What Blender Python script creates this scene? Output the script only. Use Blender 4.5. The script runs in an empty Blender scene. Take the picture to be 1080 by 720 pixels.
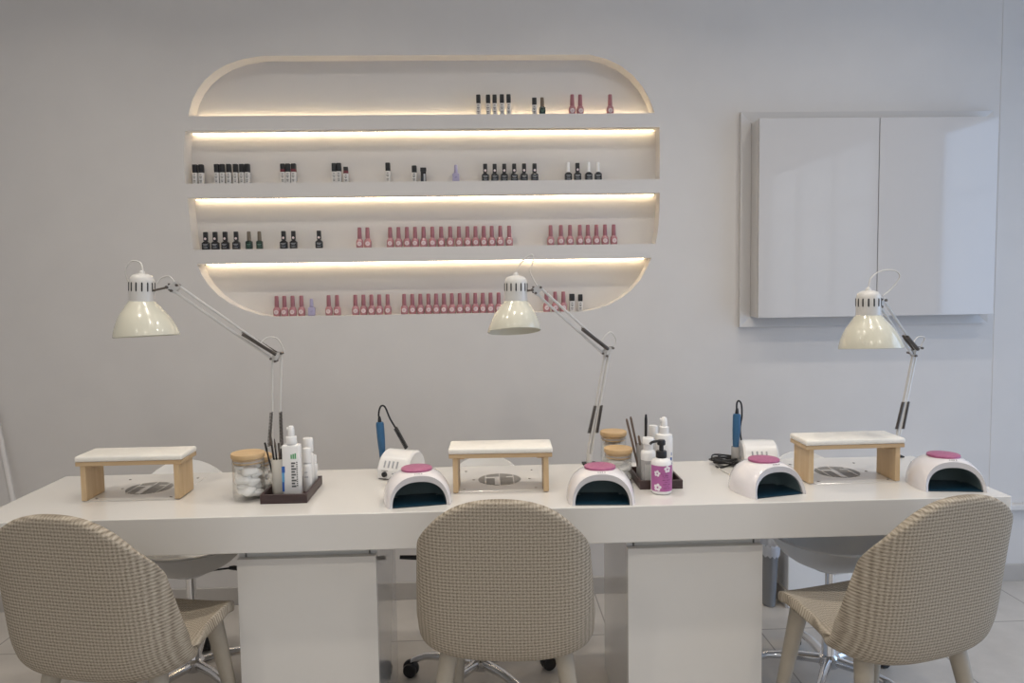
import bpy, bmesh, math, random
from mathutils import Vector, Matrix
random.seed(7)
PI = math.pi
S = bpy.context.scene
COL = S.collection
def R(a): return math.radians(a)

# ------------------------------------------------------------------ materials
def mat(name, col, rough=.5, metal=0., spec=.5, coat=0., emit=None, estr=0., alpha=1., trans=0.):
    m = bpy.data.materials.new(name); m.use_nodes = True
    b = m.node_tree.nodes['Principled BSDF']
    b.inputs['Base Color'].default_value = (*col, 1)
    b.inputs['Roughness'].default_value = rough
    b.inputs['Metallic'].default_value = metal
    b.inputs['Specular IOR Level'].default_value = spec
    b.inputs['Coat Weight'].default_value = coat
    b.inputs['Coat Roughness'].default_value = .05
    b.inputs['Transmission Weight'].default_value = trans
    b.inputs['Alpha'].default_value = alpha
    if emit:
        b.inputs['Emission Color'].default_value = (*emit, 1)
        b.inputs['Emission Strength'].default_value = estr
    return m
def nd(m, t, **kw):
    n = m.node_tree.nodes.new(t)
    for k, v in kw.items():
        if k in n.inputs: n.inputs[k].default_value = v
        else: setattr(n, k, v)
    return n
def lk(m, a, b): m.node_tree.links.new(a, b)
def pb(m): return m.node_tree.nodes['Principled BSDF']
def ramp(m, fac, stops):
    r = nd(m, 'ShaderNodeValToRGB')
    e = r.color_ramp.elements
    while len(e) < len(stops): e.new(.5)
    for i, (p, c) in enumerate(stops):
        e[i].position = p; e[i].color = (*c, 1)
    lk(m, fac, r.inputs['Fac']); return r.outputs['Color']
def noisy(name, c1, c2, scale, rough, bump=0., detail=4., stretch=(1,1,1), **kw):
    m = mat(name, c1, rough, **kw)
    tc = nd(m, 'ShaderNodeTexCoord'); mp = nd(m, 'ShaderNodeMapping'); mp.inputs['Scale'].default_value = stretch
    lk(m, tc.outputs['Object'], mp.inputs['Vector'])
    n = nd(m, 'ShaderNodeTexNoise', Scale=scale, Detail=detail)
    lk(m, mp.outputs['Vector'], n.inputs['Vector'])
    lk(m, ramp(m, n.outputs['Fac'], [(.3, c1), (.7, c2)]), pb(m).inputs['Base Color'])
    if bump:
        bp = nd(m, 'ShaderNodeBump', Strength=bump, Distance=.002)
        lk(m, n.outputs['Fac'], bp.inputs['Height']); lk(m, bp.outputs['Normal'], pb(m).inputs['Normal'])
    return m
def glass_mat(name, tint, gloss=.12, rough=.03, opacity=0.0):
    m = bpy.data.materials.new(name); m.use_nodes = True
    nt = m.node_tree; nt.nodes.clear()
    out = nt.nodes.new('ShaderNodeOutputMaterial')
    tr = nt.nodes.new('ShaderNodeBsdfTransparent'); tr.inputs['Color'].default_value = (*tint, 1)
    gl = nt.nodes.new('ShaderNodeBsdfGlossy'); gl.inputs['Roughness'].default_value = rough
    lw = nt.nodes.new('ShaderNodeLayerWeight'); lw.inputs['Blend'].default_value = .35
    mx = nt.nodes.new('ShaderNodeMixShader')
    mul = nt.nodes.new('ShaderNodeMath'); mul.operation = 'MULTIPLY'; mul.inputs[1].default_value = .30
    ad = nt.nodes.new('ShaderNodeMath'); ad.operation = 'ADD'; ad.inputs[1].default_value = gloss*.2
    nt.links.new(lw.outputs['Facing'], mul.inputs[0]); nt.links.new(mul.outputs[0], ad.inputs[0])
    nt.links.new(ad.outputs[0], mx.inputs[0]); nt.links.new(tr.outputs[0], mx.inputs[1]); nt.links.new(gl.outputs[0], mx.inputs[2])
    last = mx
    if opacity:
        df = nt.nodes.new('ShaderNodeBsdfDiffuse'); df.inputs['Color'].default_value = (*tint, 1)
        m2 = nt.nodes.new('ShaderNodeMixShader'); m2.inputs[0].default_value = opacity
        nt.links.new(mx.outputs[0], m2.inputs[1]); nt.links.new(df.outputs[0], m2.inputs[2]); last = m2
    nt.links.new(last.outputs[0], out.inputs['Surface'])
    return m

M = {}
M['wall'] = noisy('wall_paint', (.615,.59,.572), (.635,.61,.59), 6, .75, bump=.05)
M['ceil'] = mat('ceiling_paint', (.8,.79,.77), .8)
M['lacquer'] = mat('white_lacquer', (.70,.68,.65), .16, coat=.3)
M['lacquer_side'] = mat('white_gloss_panel', (.66,.65,.64), .07, coat=.6)
M['cab'] = mat('gloss_cabinet_white', (.57,.55,.54), .05, coat=.2)
M['frame'] = mat('cabinet_frame_paint', (.62,.60,.585), .45)
M['gap'] = mat('shadow_gap_dark', (.10,.09,.08), .8)
M['recess'] = mat('recess_board', (.68,.67,.64), .5)
M['white_plastic'] = mat('white_plastic', (.80,.79,.78), .25, coat=.2)
M['stool_plastic'] = mat('stool_white_plastic', (.74,.73,.715), .45)
M['uv_shell'] = mat('uv_lamp_shell', (.80,.765,.775), .12, coat=.8)
M['uv_rim'] = mat('uv_lamp_rim', (.60,.58,.59), .3)
M['uv_inner'] = mat('uv_lamp_lining', (.15,.20,.205), .35)
M['uv_floor'] = mat('uv_lamp_floor', (.005,.030,.055), .3)
M['uv_pink'] = noisy('uv_lamp_pink_cover', (.36,.095,.20), (.44,.14,.26), 120, .4)
M['black'] = mat('black_plastic', (.012,.012,.014), .35)
M['blackm'] = mat('black_matte', (.02,.02,.021), .6)
M['chrome'] = mat('chrome', (.75,.75,.76), .10, metal=1.)
M['screw'] = mat('screw_steel', (.30,.28,.26), .35, metal=1.)
M['spring'] = mat('spring_steel', (.16,.14,.125), .4, metal=.8)
M['lamp_white'] = mat('lamp_white_enamel', (.62,.605,.58), .3, coat=.3)
M['lamp_shade'] = mat('lamp_cream_enamel', (.62,.60,.50), .2, coat=.5)
M['cord'] = mat('white_cord', (.62,.60,.57), .5)
M['wood'] = noisy('pine_wood', (.52,.36,.20), (.62,.465,.285), 7, .5, bump=.1, stretch=(6,6,.6))
M['woodh'] = noisy('pine_wood_rail', (.48,.325,.18), (.58,.43,.26), 7, .5, bump=.1, stretch=(.6,6,6))
M['lid'] = noisy('bamboo_lid', (.49,.325,.165), (.60,.42,.23), 9, .45, stretch=(.8,8,8))
M['cushion'] = noisy('white_leatherette', (.80,.77,.71), (.84,.81,.75), 60, .5, bump=.1)
M['wenge'] = noisy('dark_tray_wood', (.035,.018,.018), (.06,.03,.028), 10, .4, stretch=(1,8,8))
M['ceramic'] = mat('cream_ceramic', (.66,.63,.57), .4)
M['cotton'] = noisy('cotton_wool', (.80,.79,.77), (.88,.87,.85), 40, .95, bump=.6)
M['glass'] = glass_mat('clear_glass', (.99,.99,.985), gloss=.06)
M['clear_plastic'] = glass_mat('clear_plastic', (.82,.81,.80), opacity=.35)
M['bin'] = glass_mat('smoked_bin_plastic', (.42,.43,.45), opacity=.55)
M['bag'] = glass_mat('bin_liner', (.75,.78,.85), opacity=.55, rough=.2)
M['paper'] = mat('white_label_paper', (.80,.80,.79), .5)
M['print'] = mat('print_dark_grey', (.12,.12,.12), .6)
M['print_green'] = mat('print_green', (.15,.42,.20), .6)
M['print_blue'] = mat('print_blue', (.03,.12,.42), .6)
M['print_sky'] = mat('print_light_blue', (.12,.35,.62), .6)
M['pink_label'] = mat('magenta_label', (.42,.12,.32), .5)
M['petal'] = mat('petal_print', (.82,.76,.80), .6)
M['plabel_text'] = mat('label_text_plum', (.16,.03,.13), .6)
M['blue'] = mat('drill_blue', (.030,.115,.235), .4)
M['grille'] = None
M['pink_glass'] = mat('pink_polish_bottle', (.42,.19,.205), .2, coat=.5)
M['pink_cap'] = mat('pink_polish_cap', (.33,.13,.15), .35)
M['emblem'] = mat('pale_emblem', (.72,.60,.60), .5)
M['black_glass'] = mat('black_polish_bottle', (.010,.011,.014), .2, coat=.3)
M['grey_print'] = mat('grey_print', (.38,.39,.41), .6)
M['green_glass'] = mat('green_black_polish_bottle', (.008,.028,.020), .2, coat=.3)
M['bronze'] = mat('bronze_cap', (.17,.135,.10), .4, metal=.5)
M['lilac'] = mat('lilac_polish', (.36,.33,.48), .3)
M['white_bottle'] = mat('white_polish_bottle', (.62,.60,.58), .35)
M['wine'] = mat('wine_red_band', (.14,.02,.03), .4)
M['chair_leg'] = noisy('taupe_painted_wood', (.36,.32,.26), (.40,.355,.29), 20, .5)
M['led'] = mat('led_diffuser', (1,.9,.7), .5, emit=(1.0,.79,.50), estr=19)
M['bulb'] = mat('bulb_glass', (.85,.85,.82), .3)
M['downlight'] = mat('downlight_lens', (1,1,1), .5, emit=(1.0,.93,.82), estr=30)
M['steel_grey'] = mat('window_frame_grey', (.10,.10,.105), .4)
M['cupgold'] = mat('stick_brown', (.14,.10,.075), .5)

# floor tiles (grout lines follow the room's axes)
def tile_mat(name, base=(.45,.42,.385), base2=(.54,.505,.465)):
    m = mat(name, base, .32)
    tc = nd(m, 'ShaderNodeTexCoord')
    mp = nd(m, 'ShaderNodeMapping'); mp.inputs['Location'].default_value = (.13+6.0, .14+6.0, 0)
    lk(m, tc.outputs['Object'], mp.inputs['Vector'])
    br = nd(m, 'ShaderNodeTexBrick', Scale=1.0)
    br.offset = 0; br.inputs['Mortar Size'].default_value = .003
    br.inputs['Brick Width'].default_value = .60; br.inputs['Row Height'].default_value = .575
    br.inputs['Mortar Smooth'].default_value = .1
    lk(m, mp.outputs['Vector'], br.inputs['Vector'])
    n = nd(m, 'ShaderNodeTexNoise', Scale=4.5, Detail=8, Roughness=.6); lk(m, tc.outputs['Object'], n.inputs['Vector'])
    c = ramp(m, n.outputs['Fac'], [(.32, base), (.68, base2)])
    mx = nd(m, 'ShaderNodeMix', data_type='RGBA')
    lk(m, br.outputs['Fac'], mx.inputs['Factor'])
    lk(m, c, mx.inputs[6]); mx.inputs[7].default_value = (.26,.24,.22,1)
    lk(m, mx.outputs[2], pb(m).inputs['Base Color'])
    return m
M['tile'] = tile_mat('floor_tile_beige')
M['skirt'] = noisy('skirting_tile', (.40,.375,.35), (.46,.43,.40), 5, .4)

# woven upholstery, driven by the shell's own UVs (metres)
def fabric_mat():
    m = mat('taupe_woven_fabric', (.3,.26,.2), .9, spec=.2)
    uv = nd(m, 'ShaderNodeUVMap')
    sx = nd(m, 'ShaderNodeSeparateXYZ'); lk(m, uv.outputs['UV'], sx.inputs[0])
    def wave(o, k):
        a = nd(m, 'ShaderNodeMath', operation='MULTIPLY'); lk(m, o, a.inputs[0]); a.inputs[1].default_value = k
        s = nd(m, 'ShaderNodeMath', operation='SINE'); lk(m, a.outputs[0], s.inputs[0]); return s.outputs[0]
    k = 2*PI/.0092
    u, v = wave(sx.outputs[0], k), wave(sx.outputs[1], k)
    pr = nd(m, 'ShaderNodeMath', operation='MULTIPLY_ADD'); lk(m, u, pr.inputs[0]); pr.inputs[1].default_value = .6; lk(m, v, pr.inputs[2])
    ad = nd(m, 'ShaderNodeMath', operation='MULTIPLY_ADD'); lk(m, pr.outputs[0], ad.inputs[0]); ad.inputs[1].default_value = .15; ad.inputs[2].default_value = .5
    n = nd(m, 'ShaderNodeTexNoise', Scale=260, Detail=2); lk(m, uv.outputs['UV'], n.inputs['Vector'])
    a2 = nd(m, 'ShaderNodeMath', operation='MULTIPLY_ADD'); lk(m, n.outputs['Fac'], a2.inputs[0]); a2.inputs[1].default_value = .80
    s2 = nd(m, 'ShaderNodeMath', operation='SUBTRACT'); lk(m, ad.outputs[0], s2.inputs[0]); s2.inputs[1].default_value = .40
    lk(m, s2.outputs[0], a2.inputs[2])
    lk(m, ramp(m, a2.outputs[0], [(.18, (.17,.14,.105)), (.5, (.345,.30,.24)), (.82, (.50,.445,.365))]), pb(m).inputs['Base Color'])
    bp = nd(m, 'ShaderNodeBump', Strength=.45, Distance=.002); lk(m, a2.outputs[0], bp.inputs['Height'])
    lk(m, bp.outputs['Normal'], pb(m).inputs['Normal'])
    return m
M['fabric'] = fabric_mat()
def grille_mat():
    m = mat('vent_grille_grey', (.2,.2,.19), .5)
    tc = nd(m, 'ShaderNodeTexCoord'); w = nd(m, 'ShaderNodeTexWave', Scale=55.); w.bands_direction = 'Y'
    lk(m, tc.outputs['Object'], w.inputs['Vector'])
    lk(m, ramp(m, w.outputs['Fac'], [(.2, (.10,.095,.09)), (.8, (.33,.32,.30))]), pb(m).inputs['Base Color'])
    return m
M['grille'] = grille_mat()

# ------------------------------------------------------------------ mesh helpers
def box(bm, x0, x1, y0, y1, z0, z1, bev=0., seg=2, mi=0):
    r = bmesh.ops.create_cube(bm, size=1)
    vs = r['verts']
    for v in vs:
        v.co = Vector(((x0+x1)/2 + v.co.x*(x1-x0), (y0+y1)/2 + v.co.y*(y1-y0), (z0+z1)/2 + v.co.z*(z1-z0)))
    fs = {f for v in vs for f in v.link_faces}
    for f in fs: f.material_index = mi
    if bev:
        es = list({e for v in vs for e in v.link_edges})
        bmesh.ops.bevel(bm, geom=es, offset=bev, segments=seg, affect='EDGES', profile=.5, clamp_overlap=True)
def ring(bm, c, n, r, segs, ref=None, r2=None):
    n = Vector(n).normalized()
    a = Vector(ref) if ref is not None else (Vector((0,0,1)) if abs(n.z) < .9 else Vector((1,0,0)))
    u = (a - n*a.dot(n)).normalized(); w = n.cross(u)
    r2 = r if r2 is None else r2
    return [bm.verts.new(Vector(c) + u*math.cos(2*PI*i/segs)*r + w*math.sin(2*PI*i/segs)*r2) for i in range(segs)]
def bridge(bm, A, B, mi=0):
    n = len(A)
    for i in range(n):
        f = bm.faces.new((A[i], A[(i+1) % n], B[(i+1) % n], B[i])); f.smooth = True; f.material_index = mi
def cap(bm, A, mi=0):
    f = bm.faces.new(A); f.material_index = mi
def tube(bm, pts, r, segs=8, mi=0, closed=False):
    pts = [Vector(p) for p in pts]; rs = r if isinstance(r, (list, tuple)) else [r]*len(pts)
    prev = None; ref = None; first = None
    for i, p in enumerate(pts):
        if closed: t = pts[(i+1) % len(pts)] - pts[i-1]
        else: t = pts[min(i+1, len(pts)-1)] - pts[max(i-1, 0)]
        t.normalize()
        if ref is None: ref = Vector((0,0,1)) if abs(t.z) < .9 else Vector((1,0,0))
        ref = (ref - t*ref.dot(t))
        if ref.length < 1e-4: ref = Vector((0,1,0)) - t*t.y
        ref.normalize()
        q = ring(bm, p, t, rs[i], segs, ref)
        if prev: bridge(bm, prev, q, mi)
        else: first = q
        prev = q
    if closed: bridge(bm, prev, first, mi)
    else: cap(bm, first[::-1], mi); cap(bm, prev, mi)
def lathe(bm, prof, c=(0,0,0), axis=(0,0,1), segs=28, mi=0, ref=None, cap0=True, cap1=True, sx=1.):
    ax = Vector(axis).normalized(); prev = None
    for i, (r, h) in enumerate(prof):
        q = ring(bm, Vector(c) + ax*h, ax, max(r, 1e-4), segs, ref, r2=max(r, 1e-4)*sx)
        if prev: bridge(bm, prev, q, mi)
        elif cap0: cap(bm, q[::-1], mi)
        prev = q
    if cap1: cap(bm, prev, mi)
def spline(pts, n=10):
    P = [Vector(p) for p in pts]; out = []
    for i in range(len(P)-1):
        p0, p1, p2, p3 = P[max(i-1,0)], P[i], P[i+1], P[min(i+2, len(P)-1)]
        for k in range(n):
            t = k/n
            out.append(.5*((2*p1)+(p2-p0)*t+(2*p0-5*p1+4*p2-p3)*t*t+(3*p1-p0-3*p2+p3)*t**3))
    out.append(P[-1]); return out
def mesh(bm, name, mats, smooth=None):
    bmesh.ops.recalc_face_normals(bm, faces=bm.faces)
    me = bpy.data.meshes.new(name); bm.to_mesh(me); bm.free()
    for m in (mats if isinstance(mats, (list, tuple)) else [mats]): me.materials.append(m)
    if smooth is not None:
        me.shade_smooth()
        me.set_sharp_from_angle(angle=R(smooth))
    return me
def link(name, me, parent=None, loc=None):
    o = bpy.data.objects.new(name, me); COL.objects.link(o)
    if parent: o.parent = parent
    if loc: o.location = loc
    return o
def part(name, bm, mats, parent=None, smooth=40): return link(name, mesh(bm, name, mats, smooth), parent)
def thing(name, label, cat, loc=(0,0,0), rz=0., group=None):
    o = bpy.data.objects.new(name, None); COL.objects.link(o)
    o.empty_display_size = .05
    o.location = loc; o.rotation_euler = (0,0,R(rz)); o['label'] = label; o['category'] = cat
    if group: o['group'] = group
    return o
def tag(o, label, cat, group=None, kind=None):
    o['label'] = label; o['category'] = cat
    if group: o['group'] = group
    if kind: o['kind'] = kind
    return o
def struct(name, bm, mats, smooth=None):
    o = part(name, bm, mats, None, smooth); o['kind'] = 'structure'; return o
NB = bmesh.new

# ------------------------------------------------------------------ room shell
ZC, XL, XR, YF = 3.0, -3.3, 3.3, -6.4
b = NB(); box(b, XL-.1, XR+.1, YF-.1, .30, -.1, 0); struct('floor', b, M['tile'])
b = NB(); box(b, XL-.1, XR+.1, YF-.1, .30, ZC, ZC+.1); struct('ceiling', b, M['ceil'])
b = NB(); box(b, XL-.1, XL, YF, 0, 0, ZC); struct('wall_left', b, M['wall'])

# back wall with the four niche openings cut through its face
def rect_with(pts): return pts
Lx = [(-.915,2.3545),(-1.000,2.340),(-1.060,2.320),(-1.110,2.292),(-1.152,2.258),(-1.185,2.218),(-1.208,2.175),(-1.222,2.132)]
Rx = [(.468,2.3545),(.540,2.336),(.600,2.308),(.652,2.268),(.692,2.222),(.722,2.170),(.740,2.125)]
OPEN = []
OPEN.append([(-1.228,2.1088)] + Lx[::-1] + Rx + [(.745,2.1088)])
OPEN.append([(-1.2535,1.8282),(-1.2535,1.94),(-1.249,2.00),(-1.2428,2.0488),(.767,2.0488),(.7685,1.94),(.767,1.8282)])
OPEN.append([(-1.2312,1.5505),(-1.2375,1.61),(-1.2425,1.69),(-1.2454,1.769),(.768,1.769),(.766,1.69),(.760,1.61),(.7494,1.5505)])
OPEN.append([(-.900,1.2605),(-.965,1.270),(-1.03,1.292),(-1.085,1.320),(-1.135,1.357),(-1.175,1.402),(-1.202,1.446),(-1.218,1.4897),
             (.730,1.4897),(.709,1.443),(.683,1.398),(.645,1.354),(.597,1.317),(.545,1.289),(.485,1.270),(.425,1.2605)])
ND = .078
def wall_with_holes():
    cu = bpy.data.curves.new('wc', 'CURVE'); cu.dimensions = '2D'; cu.fill_mode = 'BOTH'; cu.extrude = ND/2
    for pts in [[(XL,0),(XR,0),(XR,ZC),(XL,ZC)]] + OPEN:
        sp = cu.splines.new('POLY'); sp.points.add(len(pts)-1); sp.use_cyclic_u = True
        for p, q in zip(sp.points, pts): p.co = (q[0], q[1], 0, 1)
    o = bpy.data.objects.new('wc', cu); COL.objects.link(o)
    me = bpy.data.meshes.new_from_object(o.evaluated_get(bpy.context.evaluated_depsgraph_get()))
    bpy.data.objects.remove(o); bpy.data.curves.remove(cu)
    bm = NB(); bm.from_mesh(me); bpy.data.meshes.remove(me)
    for v in bm.verts: v.co = Vector((v.co.x, ND/2 - v.co.z, v.co.y))
    box(bm, XL, XR, ND, ND+.1, 0, ZC)
    return bm
struct('wall_back', wall_with_holes(), M['wall'])
# shallow pilaster where the wall steps at the right
b = NB(); box(b, 2.268, XR, -.0015, 0, .40, ZC); struct('trim_1', b, M['wall'])
b = NB(); box(b, 2.02, XR, -.035, 0, .335, .36, .004); struct('trim_2', b, M['wall'])
# boxed-in pipe casing low on the wall at the right
b = NB(); box(b, 1.262, 2.02, -.21, 0, .0, .52, .003); o = struct('trim_3', b, mat('casing_white', (.78,.78,.78), .5))
b = NB(); box(b, 1.25, 1.262, -.212, 0, 0, .076); struct('baseboard_casing', b, M['skirt'])
b = NB(); box(b, XL, 1.25, -.012, 0, 0, .0765, .001); box(b, 2.02, XR, -.012, 0, 0, .0765, .001); struct('baseboard_back', b, M['skirt'])
# right wall with a tall window, shopfront behind the camera
def frame_wall(name, holes, along, at, lo, hi, thick):
    """wall in plane at=const with rectangular holes (a0,a1,z0,z1)"""
    b = NB(); xs = sorted({lo, hi, *[h[0] for h in holes], *[h[1] for h in holes]})
    for a0, a1 in zip(xs, xs[1:]):
        zs = [(0, ZC)]
        for h in holes:
            if h[0] <= a0+1e-6 and a1 <= h[1]+1e-6:
                zs = [(0, h[2]), (h[3], ZC)]
        for z0, z1 in zs:
            if z1-z0 < 1e-4: continue
            if along == 'x': box(b, a0, a1, at-thick, at, z0, z1)
            else: box(b, at, at+thick, a0, a1, z0, z1)
    return struct(name, b, M['wall'])
frame_wall('wall_right', [(-2.3,-.65,.05,2.5),(-5.6,-3.2,.05,2.6)], 'y', XR, YF, 0, .1)
frame_wall('wall_front', [(-2.4,-.2,.1,2.55),(.9,2.9,.1,2.75)], 'x', YF, XL, XR, .1)
def window(name, along, at, a0, a1, z0, z1, nv, nh):
    b = NB(); w = .045
    def bar(p0, p1, q0, q1):
        if along == 'x': box(b, p0, p1, at-.075, at-.025, q0, q1)
        else: box(b, at+.025, at+.075, p0, p1, q0, q1)
    bar(a0, a0+w, z0, z1); bar(a1-w, a1, z0, z1); bar(a0, a1, z0, z0+w); bar(a0, a1, z1-w, z1)
    for i in range(1, nv):
        c = a0+(a1-a0)*i/nv; bar(c-w/2, c+w/2, z0, z1)
    for i in range(1, nh):
        c = z0+(z1-z0)*(i/nh if nh > 2 else .78); bar(a0, a1, c-w/2, c+w/2)
    f = struct(name, b, M['steel_grey'])
    g = NB()
    if along == 'x': box(g, a0+w, a1-w, at-.053, at-.047, z0+w, z1-w)
    else: box(g, at+.047, at+.053, a0+w, a1-w, z0+w, z1-w)
    part('window_pane', g, M['glass'], f, None)
window('window_1', 'y', XR, -2.3, -.65, .05, 2.5, 2, 2)
window('window_2', 'y', XR, -5.6, -3.2, .05, 2.6, 3, 2)
window('window_3', 'x', YF, -2.4, -.2, .1, 2.55, 2, 2)
window('window_4', 'x', YF, .9, 2.9, .1, 2.75, 2, 2)

# ------------------------------------------------------------------ LED strips in the niche
def led(x0, x1, z, y, label):
    b = NB(); box(b, x0, x1, y-.0025, y+.0025, z-.0012, z+.0012, .0004, 1)
    tag(part('led_strip', b, M['led'], None, None), label, 'light', 'LED strips in the wall niche')
led(-1.205, .72, 2.1105, .066, 'warm LED strip along the back of the top niche shelf, glowing upward')
led(-1.235, .755, 2.0474, .066, 'warm LED strip under the board above the second niche opening')
led(-1.235, .755, 1.7676, .066, 'warm LED strip under the board above the third niche opening')
led(-1.20, .71, 1.4883, .066, 'warm LED strip under the board above the lowest niche opening')

# ------------------------------------------------------------------ polish bottles
def sq(bm, w, d, z0, z1, bev, mi=0, cx=0, cy=0): box(bm, cx-w/2, cx+w/2, cy-d/2, cy+d/2, z0, z1, bev, 2, mi)
def marks(bm, y, rows, mi=0):
    for (x0, x1, z0, z1) in rows: box(bm, x0, x1, y-.0006, y+.0002, z0, z1, 0, 1, mi)
KIND = {}
def kind_pink():
    a = NB(); prof = []
    for z, w in ((0,.0140),(.003,.0152),(.014,.0160),(.022,.0163),(.030,.0152),(.036,.0125),(.040,.0090),(.0425,.0085)):
        prof.append((w, z))
    lathe(a, prof, segs=20, sx=.8, ref=(1,0,0))
    c = NB(); lathe(c, [(.0090,.0405),(.0096,.043),(.0090,.064),(.0083,.085),(.0076,.0878),(.004,.0885)], segs=16)
    e = NB(); lathe(e, [(.0094,-.0006),(.0094,.0006)], c=(0,-.0130,.0180), axis=(0,1,0), segs=18)
    d = NB(); marks(d, -.0137, [(-.0042,.0042,.0206,.0216),(-.0052,.0052,.0170,.0182),(-.003,.003,.0138,.0146)])
    return [('bottle', mesh(a,'pb','' or M['pink_glass'],50)), ('cap', mesh(c,'pc',M['pink_cap'],50)), ('emblem', mesh(e,'pe',M['emblem'],50)), ('print', mesh(d,'pp',M['pink_cap']))]
def kind_black(white=False):
    a = NB(); sq(a, .031, .024, 0, .032, .0035); sq(a, .022, .018, .031, .036, .0025); sq(a, .012, .012, .035, .039, .001)
    c = NB()
    if white: lathe(c, [(.0082,.038),(.0078,.040),(.0068,.078),(.006,.0805),(.003,.081)], segs=16)
    else: sq(c, .0175, .0165, .038, .077, .002)
    d = NB(); marks(d, -.0122, [(-.010,.010,.0222,.0240),(-.0075,.006,.0176,.0192),(-.009,.009,.0098,.0108),(-.006,.007,.0076,.0084)])
    r = [('bottle', mesh(a,'bb',M['black_glass'],40)), ('cap', mesh(c,'bc',M['white_plastic'] if white else M['black'],40)), ('print', mesh(d,'bp',M['grey_print']))]
    if not white:
        e = NB(); lathe(e, [(.0052,-.0006),(.0052,.0006)], c=(0,-.0084,.0475), axis=(0,1,0), segs=14)
        r.append(('emblem', mesh(e,'be',M['emblem'],40)))
    return r
def kind_green():
    a = NB(); sq(a, .027, .021, 0, .035, .003); sq(a, .018, .015, .034, .038, .002)
    c = NB(); lathe(c, [(.0082,.0375),(.0085,.040),(.0078,.072),(.0070,.0765),(.004,.0772)], segs=16)
    d = NB(); marks(d, -.0107, [(-.008,.008,.020,.0222),(-.006,.005,.0148,.0164),(-.008,.008,.0072,.0082)])
    return [('bottle', mesh(a,'gb',M['green_glass'],40)), ('cap', mesh(c,'gc',M['bronze'],40)), ('print', mesh(d,'gp',mat('dull_green_print',(.10,.20,.15),.6)))]
def kind_lilac():
    a = NB(); sq(a, .030, .022, 0, .036, .003); sq(a, .020, .015, .035, .041, .003)
    c = NB(); lathe(c, [(.0082,.040),(.0082,.044),(.0072,.070),(.006,.0735),(.003,.074)], segs=16)
    d = NB(); marks(d, -.0112, [(-.003,.006,.020,.0215),(-.005,.003,.0165,.0175)])
    return [('bottle', mesh(a,'lb',M['lilac'],40)), ('cap', mesh(c,'lc',M['lilac'],40)), ('print', mesh(d,'lp',mat('lilac_print',(.16,.15,.30),.6)))]
def kind_slim(h, wine=False, w=.020, capw=None):
    ch = h*.415
    a = NB(); sq(a, w, w, 0, h-ch, .0022)
    c = NB(); cw = capw or w*.98; sq(c, cw, cw, h-ch, h, .0026)
    zb = h-ch
    d = NB(); rows = []
    for k, f in enumerate((.80,.62,.50,.30,.18)):
        ww = (.0045,.006,.0035,.0055,.004)[k]
        rows.append((-ww, ww*.8, zb*f, zb*f+.003))
    marks(d, -w/2-.0002, rows)
    r = [('bottle', mesh(a,'sb',M['white_bottle'],40)), ('cap', mesh(c,'sc',M['black'],40)), ('print', mesh(d,'sp',M['print']))]
    if wine:
        e = NB(); sq(e, cw*1.02, cw*1.02, zb, zb+.013, .0015); r.append(('cap_band', mesh(e,'sw',M['wine'],40)))
    return r
def kind_solid():
    a = NB(); sq(a, .023, .022, 0, .046, .002)
    c = NB(); sq(c, .026, .024, .046, .063, .002)
    d = NB(); marks(d, -.0112, [(.001,.0085,.004,.036)])
    return [('bottle', mesh(a,'kb',M['black_glass'],40)), ('cap', mesh(c,'kc',M['black'],40)), ('print', mesh(d,'kp',M['grey_print']))]
KIND['D'] = kind_pink(); KIND['B'] = kind_black(); KIND['E'] = kind_black(True); KIND['C'] = kind_green(); KIND['F'] = kind_lilac()
KIND['T'] = kind_slim(.090, w=.0185); KIND['S'] = kind_slim(.086); KIND['W'] = kind_slim(.086, True); KIND['s'] = kind_slim(.073)
KIND['w'] = kind_slim(.070, True); KIND['G'] = kind_solid(); KIND['V'] = kind_slim(.075); KIND['Q'] = kind_slim(.078, w=.022, capw=.0215)
ORD = ['first','second','third','fourth','fifth','sixth','seventh','eighth','ninth','tenth','eleventh','twelfth','thirteenth','fourteenth','fifteenth']
def bottle(kind, x, z, label, group, rz=None):
    t = thing('nail_polish_bottle', label, 'nail polish', (x, .038+random.uniform(-.003,.003), z), random.uniform(-6,6) if rz is None else rz, group)
    for n, me in KIND[kind]:
        link(n, me, t)
def row(kind, xs, z, desc, where, group):
    n = len(xs)
    for i, x in enumerate(xs):
        k = kind[i] if len(kind) > 1 else kind
        if n == 1: lab = f'{desc} {where}'
        elif n == 2: lab = f'{desc}, {("left","right")[i]} of the pair {where}'
        else: lab = f'{desc}, {ORD[i]} from left {where}'
        bottle(k, x, z, lab, group)
Z1, Z2, Z3, Z4 = 2.109, 1.8284, 1.5507, 1.2607
gT = 'bottles on the top niche shelf'; g2 = 'bottles on the second niche shelf'; g3 = 'bottles on the third niche shelf'; g4 = 'bottles on the bottom niche shelf'
row('T', [-.01,.032,.06,.091,.12], Z1, 'tall slim white bottle with black cap', 'of five on top shelf', gT)
row('V', [.231], Z1, 'short white bottle with black cap', 'beside green bottle on top shelf', gT)
row('C', [.265], Z1, 'dark green bottle with bronze cap', 'on the top shelf', gT)
row('D', [.395,.43], Z1, 'pink polish bottle', 'near right end of top shelf', gT)
row('D', [.56], Z1, 'lone pink polish bottle', 'at far right of top shelf', gT)
row('S', [-1.224,-1.198], Z2, 'slim white bottle with black cap', 'at left end of second shelf', g2)
row('S', [-1.131,-1.108,-1.081,-1.053,-1.026,-1.002], Z2, 'slim white black-capped bottle', 'of the six on second shelf', g2)
row('WSW', [-.853,-.831,-.807], Z2, 'slim white black-capped bottle', 'of the trio on second shelf', g2)
row('S', [-.635,-.614], Z2, 'slim white black-capped bottle', 'next to a shorter one on second shelf', g2)
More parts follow.
